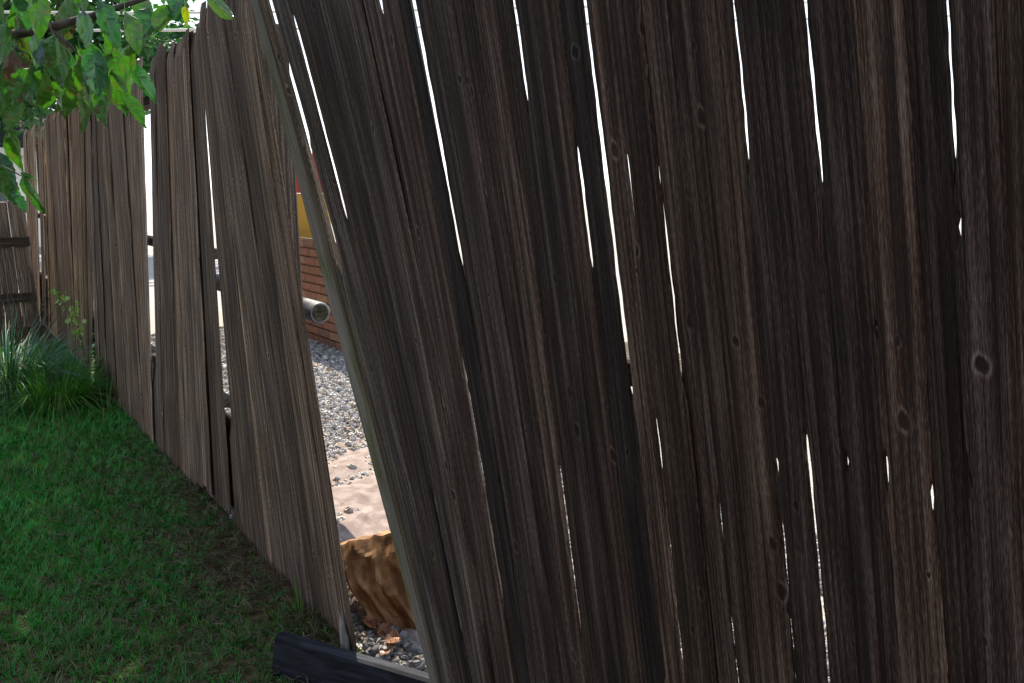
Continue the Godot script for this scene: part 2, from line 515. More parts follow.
func leaf_mesh(sd: int, jag: float) -> ArrayMesh:
	# stalk at the origin, tip at y = -1, half as wide as x = 1; folded along the midrib and curled
	var rng := RandomNumberGenerator.new()
	rng.seed = sd
	var st := SurfaceTool.new()
	st.begin(Mesh.PRIMITIVE_TRIANGLES)
	st.set_smooth_group(-1)
	var rows := 13
	var cols := 5
	var curl := rng.randf_range(0.05, 0.3)
	for i in rows:
		var t := i / float(rows - 1)
		var w := pow(sin(PI * pow(t, 0.66)), 1.05) * 0.5
		w *= 1.0 + jag * (1.0 if i % 2 == 0 else -0.6) * rng.randf_range(0.4, 1.0)
		for k in cols:
			var u := (k - 2) / 2.0
			var z := -absf(u) * 0.16 * sin(PI * t) - curl * t * t + 0.05 * sin(7.0 * t + 3.0 * u + sd)
			st.set_uv(Vector2(u * 0.5 + 0.5, t))
			st.add_vertex(Vector3(u * w, -0.08 - 0.92 * t - absf(u) * 0.02, z))
	for i in rows - 1:
		for k in cols - 1:
			var a := i * cols + k
			for q in [a, a + 1, a + cols + 1, a, a + cols + 1, a + cols]:
				st.add_index(q)
	var n := rows * cols
	for v in [Vector3(-0.02, 0.12, 0), Vector3(0.02, 0.12, 0), Vector3(0.02, -0.12, 0.01), Vector3(-0.02, -0.12, 0.01)]:
		st.set_uv(Vector2(0.5, 0.5))
		st.add_vertex(v)
	for q in [n, n + 1, n + 2, n, n + 2, n + 3]:
		st.add_index(q)
	st.generate_normals()
	return st.commit()


func leaf_texture(a: Color, b: Color, vein: Color, blotch: Color, share: float, sd: int) -> ImageTexture:
	var n := FastNoiseLite.new()
	n.seed = sd
	n.frequency = 0.025
	n.fractal_octaves = 3
	var im := Image.create(96, 160, false, Image.FORMAT_RGB8)
	for y in 160:
		for x in 96:
			var u := absf(x / 48.0 - 1.0)
			var t := y / 160.0
			var rib := smoothstep(0.06, 0.0, u)
			var side := smoothstep(0.85, 1.0, cos((t - u * 0.22) * TAU * 8.0)) * 0.5
			var v := n.get_noise_2d(x, y)
			var c := a.lerp(b, clampf(0.5 + v * 1.3, 0, 1)).lerp(vein, maxf(rib, side) * 0.75)
			c = c.lerp(blotch, smoothstep(1.0 - share, 1.1 - share, 0.5 + n.get_noise_2d(x * 0.6 + 400, y * 0.6)))
			im.set_pixel(x, y, c.linear_to_srgb())
	return ImageTexture.create_from_image(im)


func leaf_material(a: Color, b: Color, blotch: Color, share: float, sd: int) -> StandardMaterial3D:
	var m := mat(Color.WHITE, 0.45, 0.5)
	m.albedo_texture = leaf_texture(a, b, a.lerp(Color(0.25, 0.35, 0.12), 0.5), blotch, share, sd)
	m.backlight_enabled = true
	m.backlight = Color(0.62, 0.75, 0.40)
	return m


func garden_tree() -> void:
	var bark := mat(Color.WHITE, 0.9)
	bark.albedo_texture = noise_tex(0.03, [Color(0.05, 0.042, 0.035), Color(0.13, 0.11, 0.095)], [0.3, 0.7], 256, 4, 9)
	bark.uv1_triplanar = true
	bark.uv1_scale = Vector3(4, 2, 4)
	var base := Vector3(-4.2, 0, -5.0)
	var o := thing("garden_tree", "leafy tree at the left whose branch hangs in front of the fence top", "tree", base)
	part("trunk", tube_mesh([Vector3(0, -0.05, 0), Vector3(0.03, 0.8, 0.02), Vector3(-0.02, 1.5, 0.05), Vector3(0.3, 2.6, -0.1), Vector3(0.8, 3.9, -0.5)], [0.12, 0.09, 0.08, 0.06, 0.02], 10), bark, o)
	var join := Vector3(-0.0, 1.9, 0.07)
	var limbs := [
		[join, Vector3(-2.5, 2.15, -3.0) - base, Vector3(-2.0, 1.85, -2.2) - base, Vector3(-1.613, 1.60, -1.834) - base, Vector3(-1.231, 1.666, -1.749) - base, Vector3(-0.968, 1.682, -1.650) - base, Vector3(-0.857, 1.701, -1.624) - base, Vector3(-0.779, 1.739, -1.662) - base, Vector3(-0.675, 1.798, -1.725) - base, Vector3(-0.60, 1.83, -1.72) - base],
		[Vector3(-1.231, 1.666, -1.749) - base, Vector3(-1.130, 1.799, -1.828) - base, Vector3(-1.045, 1.859, -1.891) - base],
		[Vector3(-1.613, 1.60, -1.834) - base, Vector3(-1.208, 1.478, -1.680) - base, Vector3(-1.093, 1.401, -1.624) - base, Vector3(-1.033, 1.378, -1.598) - base],
		[Vector3(-0.968, 1.682, -1.650) - base, Vector3(-0.914, 1.643, -1.622) - base, Vector3(-0.846, 1.571, -1.597) - base],
		[Vector3(-0.857, 1.701, -1.624) - base, Vector3(-0.784, 1.667, -1.596) - base, Vector3(-0.764, 1.637, -1.590) - base],
		[Vector3(-1.231, 1.666, -1.749) - base, Vector3(-1.107, 1.667, -1.698) - base, Vector3(-1.010, 1.626, -1.639) - base]]
	for k in limbs.size():
		var radii := []
		for i in limbs[k].size():
			radii.append(lerpf(0.03, 0.002, sqrt(i / float(limbs[k].size() - 1))) if k == 0 else lerpf(0.004, 0.0014, i / float(limbs[k].size() - 1)))
		part("branch", tube_mesh(limbs[k], radii, 6), bark, o)
	var colours := [
		leaf_material(Color(0.05, 0.17, 0.03), Color(0.085, 0.24, 0.045), Color(0.12, 0.10, 0.03), 0.12, 1),
		leaf_material(Color(0.06, 0.19, 0.02), Color(0.10, 0.26, 0.03), Color(0.16, 0.20, 0.04), 0.15, 2),
		leaf_material(Color(0.10, 0.22, 0.07), Color(0.16, 0.28, 0.11), Color(0.2, 0.22, 0.08), 0.15, 3),
		leaf_material(Color(0.035, 0.15, 0.06), Color(0.065, 0.21, 0.09), Color(0.03, 0.08, 0.03), 0.15, 4),
		leaf_material(Color(0.06, 0.12, 0.02), Color(0.09, 0.10, 0.03), Color(0.13, 0.055, 0.03), 0.5, 5),
		leaf_material(Color(0.07, 0.15, 0.13), Color(0.11, 0.19, 0.20), Color(0.06, 0.12, 0.06), 0.2, 6),
		leaf_material(Color(0.42, 0.48, 0.02), Color(0.5, 0.45, 0.03), Color(0.4, 0.3, 0.05), 0.2, 7)]
	var shapes := [leaf_mesh(1, 0.10), leaf_mesh(2, 0.16), leaf_mesh(3, 0.22), leaf_mesh(4, 0.07)]
	var rng := RandomNumberGenerator.new()
	rng.seed = 33
	var put := func(a: Vector3, b: Vector3, w: float, c: int) -> void:
		var along := a - b
		var face := (Vector3(0, 1.5, 0) - a).normalized()
		var side := along.normalized().cross(face).normalized().rotated(along.normalized(), rng.randf_range(-0.75, 0.75))
		var nrm := side.cross(along.normalized())
		part("leaf", shapes[rng.randi() % 4], colours[c], o, Transform3D(Basis(side * w * 0.85, along, nrm * along.length()), a - base))
	for l in LEAVES:
		put.call(Vector3(l[0], l[1], l[2]), Vector3(l[3], l[4], l[5]), l[6], int(l[7]))
	# the rest of the branch's leaves
	var kinds := [0, 0, 1, 1, 3, 3, 4, 0, 2]
	for i in 95:
		var a := Vector3(rng.randf_range(-1.5, -0.97), rng.randf_range(1.62, 1.98), 0)
		a.z = -1.55 + a.x * 0.12 - rng.randf_range(0.0, 0.4)
		a.y += maxf(0.0, (a.x + 0.95) * 0.35)
		var b := a + Vector3(rng.randf_range(-0.06, 0.06), -rng.randf_range(0.07, 0.115), rng.randf_range(-0.05, 0.05))
		put.call(a, b, rng.randf_range(0.034, 0.058), kinds[rng.randi() % 9])
	for i in 16:
		var a := Vector3(rng.randf_range(-1.26, -1.08), rng.randf_range(1.36, 1.5), rng.randf_range(-1.72, -1.58))
		var b := a + Vector3(rng.randf_range(-0.05, 0.05), -rng.randf_range(0.06, 0.1), rng.randf_range(-0.03, 0.03))
		put.call(a, b, rng.randf_range(0.03, 0.046), kinds[rng.randi() % 5])
	# the crown overhead
	var mm := MultiMesh.new()
	mm.transform_format = MultiMesh.TRANSFORM_3D
	mm.mesh = shapes[0]
	mm.instance_count = 12000
	for i in 12000:
		var dir := Vector3(rng.randfn(), rng.randfn() * 0.6, rng.randfn()).normalized()
		var p := Vector3(-0.32, 4.2, -0.6) + dir * Vector3(2.5, 1.35, 2.5) * pow(rng.randf(), 0.45)
		mm.set_instance_transform(i, Transform3D(Basis.from_euler(Vector3(rng.randf_range(-0.8, 0.8), rng.randf() * TAU, rng.randf_range(-0.6, 0.6))) * Basis.from_scale(Vector3(0.085, 0.14, 0.14)), p))
	var crown := MultiMeshInstance3D.new()
	crown.name = "crown"
	crown.multimesh = mm
	crown.material_override = colours[0]
	crown.set_meta("kind", "stuff")
	o.add_child(crown)


func blade(st: SurfaceTool, root: Vector3, dir: Vector3, length: float, width: float, droop: float, c: Color, segs := 4) -> void:
	var side := dir.cross(Vector3.UP).normalized() if absf(dir.normalized().y) < 0.99 else Vector3.RIGHT
	var prev := []
	for i in segs + 1:
		var t := i / float(segs)
		var p := root + dir * length * t + Vector3(0, -droop * length * t * t, 0) + Vector3(dir.x, 0, dir.z) * droop * length * t * t * 0.6
		var w := width * (1.0 - pow(t, 1.6)) * 0.5 + 0.0003
		var pair := [p - side * w, p + side * w]
		if i > 0:
			for v in [prev[0], prev[1], pair[1], prev[0], pair[1], pair[0]]:
				st.set_color(c)
				st.add_vertex(v)
		prev = pair


func blade_material(rough := 0.55) -> StandardMaterial3D:
	var m := mat(Color.WHITE, rough, 0.4)
	m.vertex_color_use_as_albedo = true
	m.backlight_enabled = true
	m.backlight = Color(0.6, 0.75, 0.35)
	return m


func tuft(sd: int, count: int, length: float, width: float, spread: float) -> ArrayMesh:
	var rng := RandomNumberGenerator.new()
	rng.seed = sd
	var st := SurfaceTool.new()
	st.begin(Mesh.PRIMITIVE_TRIANGLES)
	for i in count:
		var a := rng.randf() * TAU
		var tilt := rng.randf_range(0.1, 1.0)
		blade(st, Vector3(cos(a), 0, sin(a)) * rng.randf() * spread, Vector3(cos(a) * tilt, 1.0, sin(a) * tilt).normalized(), length * rng.randf_range(0.5, 1.1), width, rng.randf_range(0.1, 0.55), Color(1, 1, 1) * rng.randf_range(0.8, 1.2), 3)
	st.generate_normals()
	return st.commit()


func scatter(called: String, mesh: Mesh, m: Material, list: Array, label: String, category: String) -> void:
	var mm := MultiMesh.new()
	mm.transform_format = MultiMesh.TRANSFORM_3D
	mm.use_colors = true
	mm.mesh = mesh
	mm.instance_count = list.size()
	for i in list.size():
		mm.set_instance_transform(i, list[i][0])
		mm.set_instance_color(i, list[i][1])
	var o := MultiMeshInstance3D.new()
	o.name = numbered(called)
	o.multimesh = mm
	o.material_override = m
	o.set_meta("kind", "stuff")
	tag(o, label, category)
	add_child(o)


func lawn() -> void:
	var rng := RandomNumberGenerator.new()
	rng.seed = 8
	var patch := FastNoiseLite.new()
	patch.frequency = 1.1
	patch.seed = 4
	patch.fractal_octaves = 3
	var green := []
	var straw := []
	for i in 60000:
		var s := rng.randf_range(0.9, 7.6)
		var d := rng.randf_range(-1.3, 0.86)
		if s > 5.0 and d < -0.6:
			continue
		var n := patch.get_noise_2d(s, d * 1.3)
		# thin and worn near the camera and along the foot of the fence, thick farther off
		var thick := smoothstep(1.5, 3.2, s + n * 1.2) * 0.55 + 0.55
		thick *= 1.0 - 0.85 * smoothstep(0.34, 0.08, 0.85 - d + n * 0.2) * smoothstep(4.6, 3.6, s)
		if rng.randf() > thick:
			continue
		var p := at(s, d, -0.004)
		var v := exp(rng.randfn(0.0, 0.22))
		var dry := smoothstep(0.55, 0.95, rng.randf() + n * 0.25 + 0.25 * smoothstep(3.2, 2.0, s))
		var c := Color(0.022, 0.25, 0.045).lerp(Color(0.07, 0.32, 0.04), rng.randf()).lerp(Color(0.14, 0.13, 0.055), dry * 0.8) * v
		c.a = 1
		var sc := rng.randf_range(0.75, 1.3) * (0.85 + 0.3 * smoothstep(2.5, 4.5, s))
		green.append([Transform3D(Basis(Vector3.UP, rng.randf() * TAU).scaled(Vector3(sc, sc * rng.randf_range(0.8, 1.2), sc)), p), c])
	scatter("lawn_grass", tuft(3, 9, 0.05, 0.0032, 0.02), blade_material(), green, "short green lawn grass in the shade left of the fence", "grass")
	for i in 5200:
		var s := rng.randf_range(0.9, 4.6)
		var d := 0.86 - absf(rng.randfn(0.0, 0.35))
		var tone := rng.randf_range(0.5, 1.2)
		var c := Color(0.20, 0.155, 0.095).lerp(Color(0.19, 0.18, 0.15), rng.randf()) * tone
		c.a = 1
		var b := Basis(Vector3.UP, rng.randf() * TAU) * Basis(Vector3.RIGHT, PI / 2 - rng.randf_range(0.02, 0.25))
		straw.append([Transform3D(b.scaled(Vector3.ONE * rng.randf_range(0.5, 1.4)), at(s, d, 0.006 + rng.randf() * 0.012)), c])
	scatter("dry_litter", tuft(9, 2, 0.06, 0.0026, 0.012), blade_material(0.8), straw, "dry grey grass litter along the foot of the fence", "litter")


func grass_clump(label: String, where: Vector3, count: int, length: float, width: float, lean: Vector3, a: Color, b: Color, sd: int, spread: float) -> void:
	var rng := RandomNumberGenerator.new()
	rng.seed = sd
	var o := thing("ornamental_grass", label, "grass clump", where, 0, "tall grass clumps by the fence")
	var st := SurfaceTool.new()
	st.begin(Mesh.PRIMITIVE_TRIANGLES)
	for i in count:
		var an := rng.randf() * TAU
		var r := sqrt(rng.randf()) * spread
		var out := Vector3(cos(an), 0, sin(an))
		var dir := (Vector3.UP + out * rng.randf_range(0.15, 0.9) + lean).normalized()
		var c := a.lerp(b, rng.randf()) * exp(rng.randfn(0, 0.2))
		if rng.randf() < 0.08:
			c = Color(0.25, 0.22, 0.12)
		c.a = 1
		blade(st, out * r, dir, length * rng.randf_range(0.55, 1.15), width * rng.randf_range(0.7, 1.2), rng.randf_range(0.25, 0.8), c, 6)
	st.generate_normals()
	part("blades", st.commit(), blade_material(), o)


func small_plants() -> void:
	grass_clump("dark blue-green arching grass clump at the left edge", at(5.75, 0.34), 760, 0.86, 0.008, Vector3(0.05, 0, 0), Color(0.04, 0.15, 0.08), Color(0.10, 0.22, 0.16), 51, 0.16)
	grass_clump("bright green fine grass clump against the fence foot", at(5.35, 0.58), 1200, 0.52, 0.005, Vector3(0.1, 0, 0.05), Color(0.06, 0.22, 0.03), Color(0.14, 0.33, 0.06), 52, 0.20)
	grass_clump("few tall grass blades at the fence foot beside the clump", at(4.95, 0.77), 22, 0.42, 0.006, Vector3(0.05, 0, 0), Color(0.07, 0.16, 0.03), Color(0.2, 0.2, 0.10), 53, 0.06)
	grass_clump("small weed tuft in the gravel behind the fence gap", at(3.42, 1.38), 60, 0.12, 0.005, Vector3.ZERO, Color(0.10, 0.20, 0.04), Color(0.2, 0.28, 0.07), 54, 0.05)
	grass_clump("green tuft at the foot of the fence left of the gap", at(2.08, 0.80), 46, 0.17, 0.004, Vector3(0, 0, 0), Color(0.05, 0.15, 0.02), Color(0.12, 0.2, 0.04), 55, 0.09)
	var rng := RandomNumberGenerator.new()
	rng.seed = 61
	# the sprig that has come through the fence
	var o := thing("vine_sprig", "small leafy sprig growing through the fence above the tall grass", "vine", at(5.82, 0.82, 0.0))
	var tip := FAR * 0.45 + Vector3(0, 0.66, 0) - ACROSS * 0.10
	var stem := [Vector3(0, 0, 0), Vector3(0, 0.3, 0) - ACROSS * 0.02, Vector3(0, 0.62, 0) - ACROSS * 0.05]
	part("stem", tube_mesh(stem, [0.004, 0.003, 0.002], 5), mat(Color(0.09, 0.08, 0.04)), o)
	part("stem", tube_mesh([stem[1], stem[1].lerp(tip, 0.5) + Vector3(0, 0.04, 0), tip], [0.003, 0.002, 0.001], 5), mat(Color(0.09, 0.08, 0.04)), o)
	var lm := leaf_material(Color(0.20, 0.36, 0.07), Color(0.34, 0.46, 0.14), Color(0.42, 0.45, 0.22), 0.15, 8)
	var lf := leaf_mesh(6, 0.05)
	for i in 60:
		var p: Vector3 = stem[1].lerp(stem[2], rng.randf() * 1.1) if i < 34 else stem[1].lerp(tip, rng.randf_range(0.2, 1.0)) + Vector3(0, 0.02, 0)
		p += Vector3(rng.randf_range(-0.03, 0.03), rng.randf_range(-0.03, 0.03), rng.randf_range(-0.03, 0.03))
		var k := rng.randf_range(0.03, 0.05)
		part("leaf", lf, lm, o, Transform3D(Basis.from_euler(Vector3(rng.randf_range(-0.4, 0.9), rng.randf() * TAU, rng.randf_range(-0.5, 0.5))).scaled(Vector3(k * 0.7, k, k)), p))
	# bare stems behind the loose stakes
	var dry := thing("dry_shrub", "bare brown twiggy shrub behind the tall grass", "shrub", at(7.3, 0.62))
	var stm := mat(Color(0.11, 0.085, 0.065))
	for i in 26:
		var a := rng.randf() * TAU
		var top := Vector3(cos(a) * rng.randf_range(0.1, 0.4), rng.randf_range(0.35, 0.75), sin(a) * rng.randf_range(0.1, 0.3))
		var side := Vector3(rng.randf_range(-0.05, 0.05), 0, rng.randf_range(-0.05, 0.05))
		part("twig", tube_mesh([Vector3(cos(a), 0, sin(a)) * 0.06, top * 0.5 + side, top], [0.005, 0.004, 0.0015], 4), stm, dry)


func big_tree(label: String, where: Vector3, height: float, radius: float, low: float, a: Color, b: Color, sd: int) -> void:
	var rng := RandomNumberGenerator.new()
	rng.seed = sd
	var o := thing("background_tree", label, "tree", where, 0, "trees beyond the fence")
	var bark := mat(Color(0.08, 0.065, 0.05), 0.95)
	part("trunk", tube_mesh([Vector3(0, -0.1, 0), Vector3(0.1, height * 0.3, 0), Vector3(0, height * 0.6, 0.1), Vector3(0, height * 0.9, 0)], [0.22, 0.17, 0.11, 0.03], 9), bark, o)
	var clumps := []
	for i in 46:
		var dir := Vector3(rng.randfn(), rng.randfn(), rng.randfn()).normalized()
		var p := Vector3(0, (height + low) / 2, 0) + dir * Vector3(radius, (height - low) / 2, radius) * pow(rng.randf(), 0.45)
		clumps.append([p, rng.randf_range(0.45, 0.95) * radius * 0.36])
		if i < 9:
			part("limb", tube_mesh([Vector3(0, height * rng.randf_range(0.3, 0.7), 0), p * Vector3(0.6, 0.95, 0.6), p], [0.07, 0.04, 0.015], 5), bark, o)
	var st := SurfaceTool.new()
	st.begin(Mesh.PRIMITIVE_TRIANGLES)
	for i in 9000:
		var c: Array = clumps[rng.randi() % clumps.size()]
		var p: Vector3 = c[0] + Vector3(rng.randfn(), rng.randfn() * 0.7, rng.randfn()) * c[1] * 0.6
		var bs := Basis.from_euler(Vector3(rng.randf_range(-0.9, 0.9), rng.randf() * TAU, rng.randf_range(-0.9, 0.9)))
		var k := rng.randf_range(0.07, 0.15)
		var col := a.lerp(b, rng.randf())
		for v in [Vector3(0, 0, -1), Vector3(0.55, 0.1, 0), Vector3(0, 0, 1), Vector3(0, 0, -1), Vector3(0, 0, 1), Vector3(-0.55, 0.1, 0)]:
			st.set_color(col)
			st.add_vertex(p + bs * v * k)
	st.generate_normals()
	part("crown", st.commit(), blade_material(), o)


# ---------------------------------------------------------------- behind the fence

func rock_mesh(sd: int) -> ArrayMesh:
	var rng := RandomNumberGenerator.new()
	rng.seed = sd
	var pts := []
	for lat in [-0.75, -0.2, 0.35, 0.8]:
		for k in 6:
			var a: float = TAU * (k + 0.5 * (lat + 1.0)) / 6.0
			var c := sqrt(1.0 - lat * lat)
			pts.append(Vector3(cos(a) * c, lat * 0.7, sin(a) * c * 0.85) * rng.randf_range(0.75, 1.15))
	var st := SurfaceTool.new()
	st.begin(Mesh.PRIMITIVE_TRIANGLES)
	var tri := []
	for r in 3:
		for k in 6:
			var a := r * 6 + k
			var b := r * 6 + (k + 1) % 6
			tri.append_array([a, a + 6, b + 6, a, b + 6, b])
	for k in range(1, 5):
		tri.append_array([0, k + 1, k, 18, 18 + k, 18 + k + 1])
	for q in tri:
		st.set_color(Color.WHITE)
		st.add_vertex(pts[q])
	st.generate_normals()
	return st.commit()


func gravel() -> void:
	var rng := RandomNumberGenerator.new()
	rng.seed = 17
	var stone := mat(Color.WHITE, 0.9, 0.3)
	stone.vertex_color_use_as_albedo = true
	stone.albedo_texture = noise_tex(0.05, [Color(0.7, 0.7, 0.7), Color(1, 1, 1)], [0.2, 0.7], 128, 3, 5)
	stone.uv1_triplanar = true
	stone.uv1_scale = Vector3(1.3, 1.3, 1.3)
	var lists := [[], [], []]
	for i in 34000:
		var s := rng.randf_range(0.6, 7.4)
		var d := rng.randf_range(0.90, 2.66) if i % 6 else rng.randf_range(0.88, 1.12)
		var cloth := s < 2.35 + (d - 1.0) * 1.05 and s > 1.5 + (d - 1.0) * 1.4 and d > 1.0 and d < 1.75
		var bare := absf(s - 3.12 - (d - 1.3) * 0.4) < 0.13 and d < 1.62
		if (cloth and rng.randf() < 0.97) or (bare and rng.randf() < 0.75):
			continue
		var k := rng.randf_range(0.008, 0.019) * (1.0 if rng.randf() < 0.9 else 1.5)
		var v := rng.randf_range(0.28, 0.66)
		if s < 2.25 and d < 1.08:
			v *= 0.38   # dark pebbles at the fence foot, their shade put into the colour too
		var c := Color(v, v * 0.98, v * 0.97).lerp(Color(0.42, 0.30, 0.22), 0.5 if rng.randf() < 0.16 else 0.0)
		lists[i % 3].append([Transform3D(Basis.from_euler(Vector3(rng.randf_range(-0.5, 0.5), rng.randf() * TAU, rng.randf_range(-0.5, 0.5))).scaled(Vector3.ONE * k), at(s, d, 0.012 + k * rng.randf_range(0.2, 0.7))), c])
	for k in 3:
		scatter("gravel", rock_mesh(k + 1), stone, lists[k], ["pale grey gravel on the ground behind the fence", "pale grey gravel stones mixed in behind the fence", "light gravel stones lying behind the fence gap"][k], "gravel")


func cloth_sheet() -> void:
	var st := SurfaceTool.new()
	st.begin(Mesh.PRIMITIVE_TRIANGLES)
	st.set_smooth_group(-1)
	var n := FastNoiseLite.new()
	n.frequency = 1.6
	n.seed = 12
	var nu := 60
	var nv := 40
	for j in nv:
		for i in nu:
			var u := i / float(nu - 1)
			var v := j / float(nv - 1)
			var s := 1.95 + 1.5 * u + (v - 0.5) * 0.5
			var d := 1.0 + 0.85 * v + 0.02 * sin(u * 17.0)
			var across := (s - d * 0.55) * 9.0 + 1.2 * n.get_noise_2d(s * 0.8, d * 0.8)
			var fold := pow(maxf(0.0, sin(across * 1.55)), 3.0) * 0.022 + pow(maxf(0.0, sin(across * 0.7 + 1.0)), 6.0) * 0.03
			var edge := minf(minf(u, 1 - u), minf(v, 1 - v))
			st.set_uv(Vector2(s, d))
			st.add_vertex(at(s, d, 0.020 + fold * (0.6 + 0.5 * n.get_noise_2d(s * 2, d * 2)) + 0.003 * n.get_noise_2d(s * 3, d * 3) - 0.012 * smoothstep(0.04, 0.0, edge)))
	for j in nv - 1:
		for i in nu - 1:
			var a := j * nu + i
			for q in [a, a + 1, a + nu + 1, a, a + nu + 1, a + nu]:
				st.add_index(q)
	st.generate_normals()
	var m := mat(Color.WHITE, 0.85, 0.3)
	m.albedo_texture = noise_tex(0.02, [Color(0.20, 0.155, 0.14), Color(0.30, 0.245, 0.225)], [0.3, 0.7], 256, 4, 13)
	m.uv1_scale = Vector3(2, 2, 1)
	var o := part("ground_cloth", st.commit(), m, self)
	tag(o, "pinkish creased cloth spread on the gravel behind the fence gap", "cloth")


func tan_bundle() -> void:
	# a creased tan bundle standing behind the gap
	var tl := Vector3(-0.595, 0.21, -2.237)
	var tr := Vector3(-0.280, 0.325, -2.140)
	var br := Vector3(-0.252, 0.0, -2.05)
	var bl := Vector3(-0.415, 0.0, -2.105)
	var base := (bl + br) / 2
	base.y = 0
	var o := thing("tan_bundle", "creased orange-tan bundle standing just behind the fence gap", "bundle", base)
	var n := FastNoiseLite.new()
	n.frequency = 1.0
	n.seed = 3
	n.fractal_octaves = 3
	var st := SurfaceTool.new()
	st.begin(Mesh.PRIMITIVE_TRIANGLES)
	st.set_smooth_group(-1)
	var nu := 40
	var nv := 44
	var out := (br - tl).cross(tr - bl).normalized()
	if out.z < 0:
		out = -out
	for j in nv:
		var v := j / float(nv - 1)
		for i in nu:
			var u := i / float(nu - 1)
			# v runs from the foot up the front, over the top and down the back
			var f := clampf(v / 0.62, 0, 1)
			var low := bl.lerp(br, u) + Vector3(-0.05, 0, 0) * sin(f * PI) * (1.0 - u)
			var p := low.lerp(tl.lerp(tr, u), f)
			var back := clampf((v - 0.62) / 0.38, 0, 1)
			p += -out * 0.12 * smoothstep(0.0, 0.5, back) + Vector3(0, -1, 0) * maxf(0.0, p.y) * smoothstep(0.3, 1.0, back)
			var crease := sin((u * 9.0 + f * 5.0) + 2.5 * n.get_noise_2d(u * 1.6, f * 1.2))
			var fold := pow(absf(crease), 7.0) * 0.006 + 0.012 * n.get_noise_2d(u * 2.0, f * 1.2) + 0.008 * sin(f * 15.0 + u * 2.5 + 2.0 * n.get_noise_2d(u, f)) * (1.0 - f)
			var round_end := smoothstep(0.0, 0.12, u) * smoothstep(1.0, 0.88, u)
			p += out * (fold + 0.035 * sin(f * PI) - 0.05 * (1.0 - round_end))
			p.y = maxf(p.y + 0.012 * n.get_noise_2d(u * 6.0, 9.0) * f, 0.012)
			st.set_uv(Vector2(u * 0.4, f * 0.25 + back * 0.2))
			st.add_vertex(p - base)
	for j in nv - 1:
		for i in nu - 1:
			var a := j * nu + i
			for q in [a, a + nu, a + nu + 1, a, a + nu + 1, a + 1]:
				st.add_index(q)
	st.generate_normals()
	var m := mat(Color.WHITE, 0.8, 0.35)
	m.albedo_texture = noise_tex(0.016, [Color(0.15, 0.078, 0.036), Color(0.28, 0.155, 0.075), Color(0.38, 0.24, 0.13)], [0.25, 0.55, 0.85], 256, 5, 19)
	m.uv1_scale = Vector3(3, 3, 1)
	m.backlight_enabled = true
	m.backlight = Color(0.4, 0.25, 0.13)
	part("wrap", st.commit(), m, o)
	# flat pale stones in front of it
	var stone := mat(Color.WHITE, 0.9)
	stone.albedo_texture = noise_tex(0.03, [Color(0.36, 0.30, 0.24), Color(0.52, 0.46, 0.38)], [0.3, 0.7], 128, 4, 23)
	stone.uv1_triplanar = true
	stone.uv1_scale = Vector3(5, 5, 5)
	var rk := rock_mesh(9)
	for k in [[2.20, 0.985, 0.075, 0.03, "pale flat stone beside the left end of the tan bundle"], [1.98, 0.96, 0.05, 0.028, "small pale stone in front of the tan bundle"]]:
		var t := part(numbered("flat_stone"), rk, stone, self, Transform3D(Basis(Vector3.UP, 0.6 + k[0]).scaled(Vector3(k[2], k[3], k[2] * 1.3)), at(k[0], k[1], k[3] * 0.55)))
		tag(t, k[4], "stone", "pale stones by the gap")
	# curled dry leaves
	var rng := RandomNumberGenerator.new()
	rng.seed = 77
	var lm := leaf_material(Color(0.20, 0.075, 0.035), Color(0.32, 0.13, 0.06), Color(0.12, 0.05, 0.03), 0.3, 9)
	var lf := leaf_mesh(12, 0.15)
	var words := ["red-brown dry leaf upright against the leaning stake's foot", "curled dry leaf lying left of the upright dry leaf", "dry brown leaf on the dark pebbles", "dry leaf in front of the tan bundle's foot", "small dry leaf beside the pale stone", "dry leaf nearest the dark plank"]
	var spots := [[1.80, 0.98], [1.86, 0.96], [1.78, 0.93], [1.93, 0.95], [2.0, 0.93], [1.72, 0.93]]
	for i in 6:
		var k := rng.randf_range(0.05, 0.085)
		var l := part(numbered("dry_leaf"), lf, lm, self, Transform3D(Basis.from_euler(Vector3(rng.randf_range(0.2, 1.3), rng.randf() * TAU, rng.randf_range(-0.5, 0.5))).scaled(Vector3(k * 0.7, k, k)), at(spots[i][0], spots[i][1], 0.05 + (0.05 if i == 0 else 0.0))))
		tag(l, words[i], "leaf", "dry leaves in the gap")


func pole_rail() -> void:
	var o := thing("pole_rail", "grey round pole end showing in the gap, carried on posts", "pole", at(3.08, 1.358))
	var m := mat(Color.WHITE, 0.6, 0.4)
	m.albedo_texture = noise_tex(0.03, [Color(0.08, 0.082, 0.095), Color(0.15, 0.15, 0.165)], [0.3, 0.7], 256, 4, 41)
	m.uv1_triplanar = true
	m.uv1_scale = Vector3(3, 3, 3)
	var start := Vector3(0, 0.811, 0)
	var end := FAR * 1.9 + Vector3(0, 0.811, 0)
	part("pole", tube_mesh([start, start + FAR * 0.006, start + FAR * 0.9, end], [0.045, 0.049, 0.049, 0.048], 20), m, o)
	var dark := mat(Color.WHITE, 0.95)
	dark.albedo_texture = noise_tex(0.06, [Color(0.02, 0.021, 0.013), Color(0.08, 0.07, 0.045)], [0.3, 0.75], 128, 4, 43)
	dark.uv1_triplanar = true
	dark.uv1_scale = Vector3(6, 6, 6)
	var cut := part("cut_end", tube_mesh([start - FAR * 0.004, start + FAR * 0.002], [0.036, 0.038], 18), dark, o)
	cut.set_meta("label", "dark weathered cut end of the pole")
	for k in [0.7, 1.7]:
		part("post", tube_mesh([FAR * k + Vector3(0, -0.03, 0), FAR * k + Vector3(0, 0.765, 0)], [0.05, 0.045], 12), m, o)


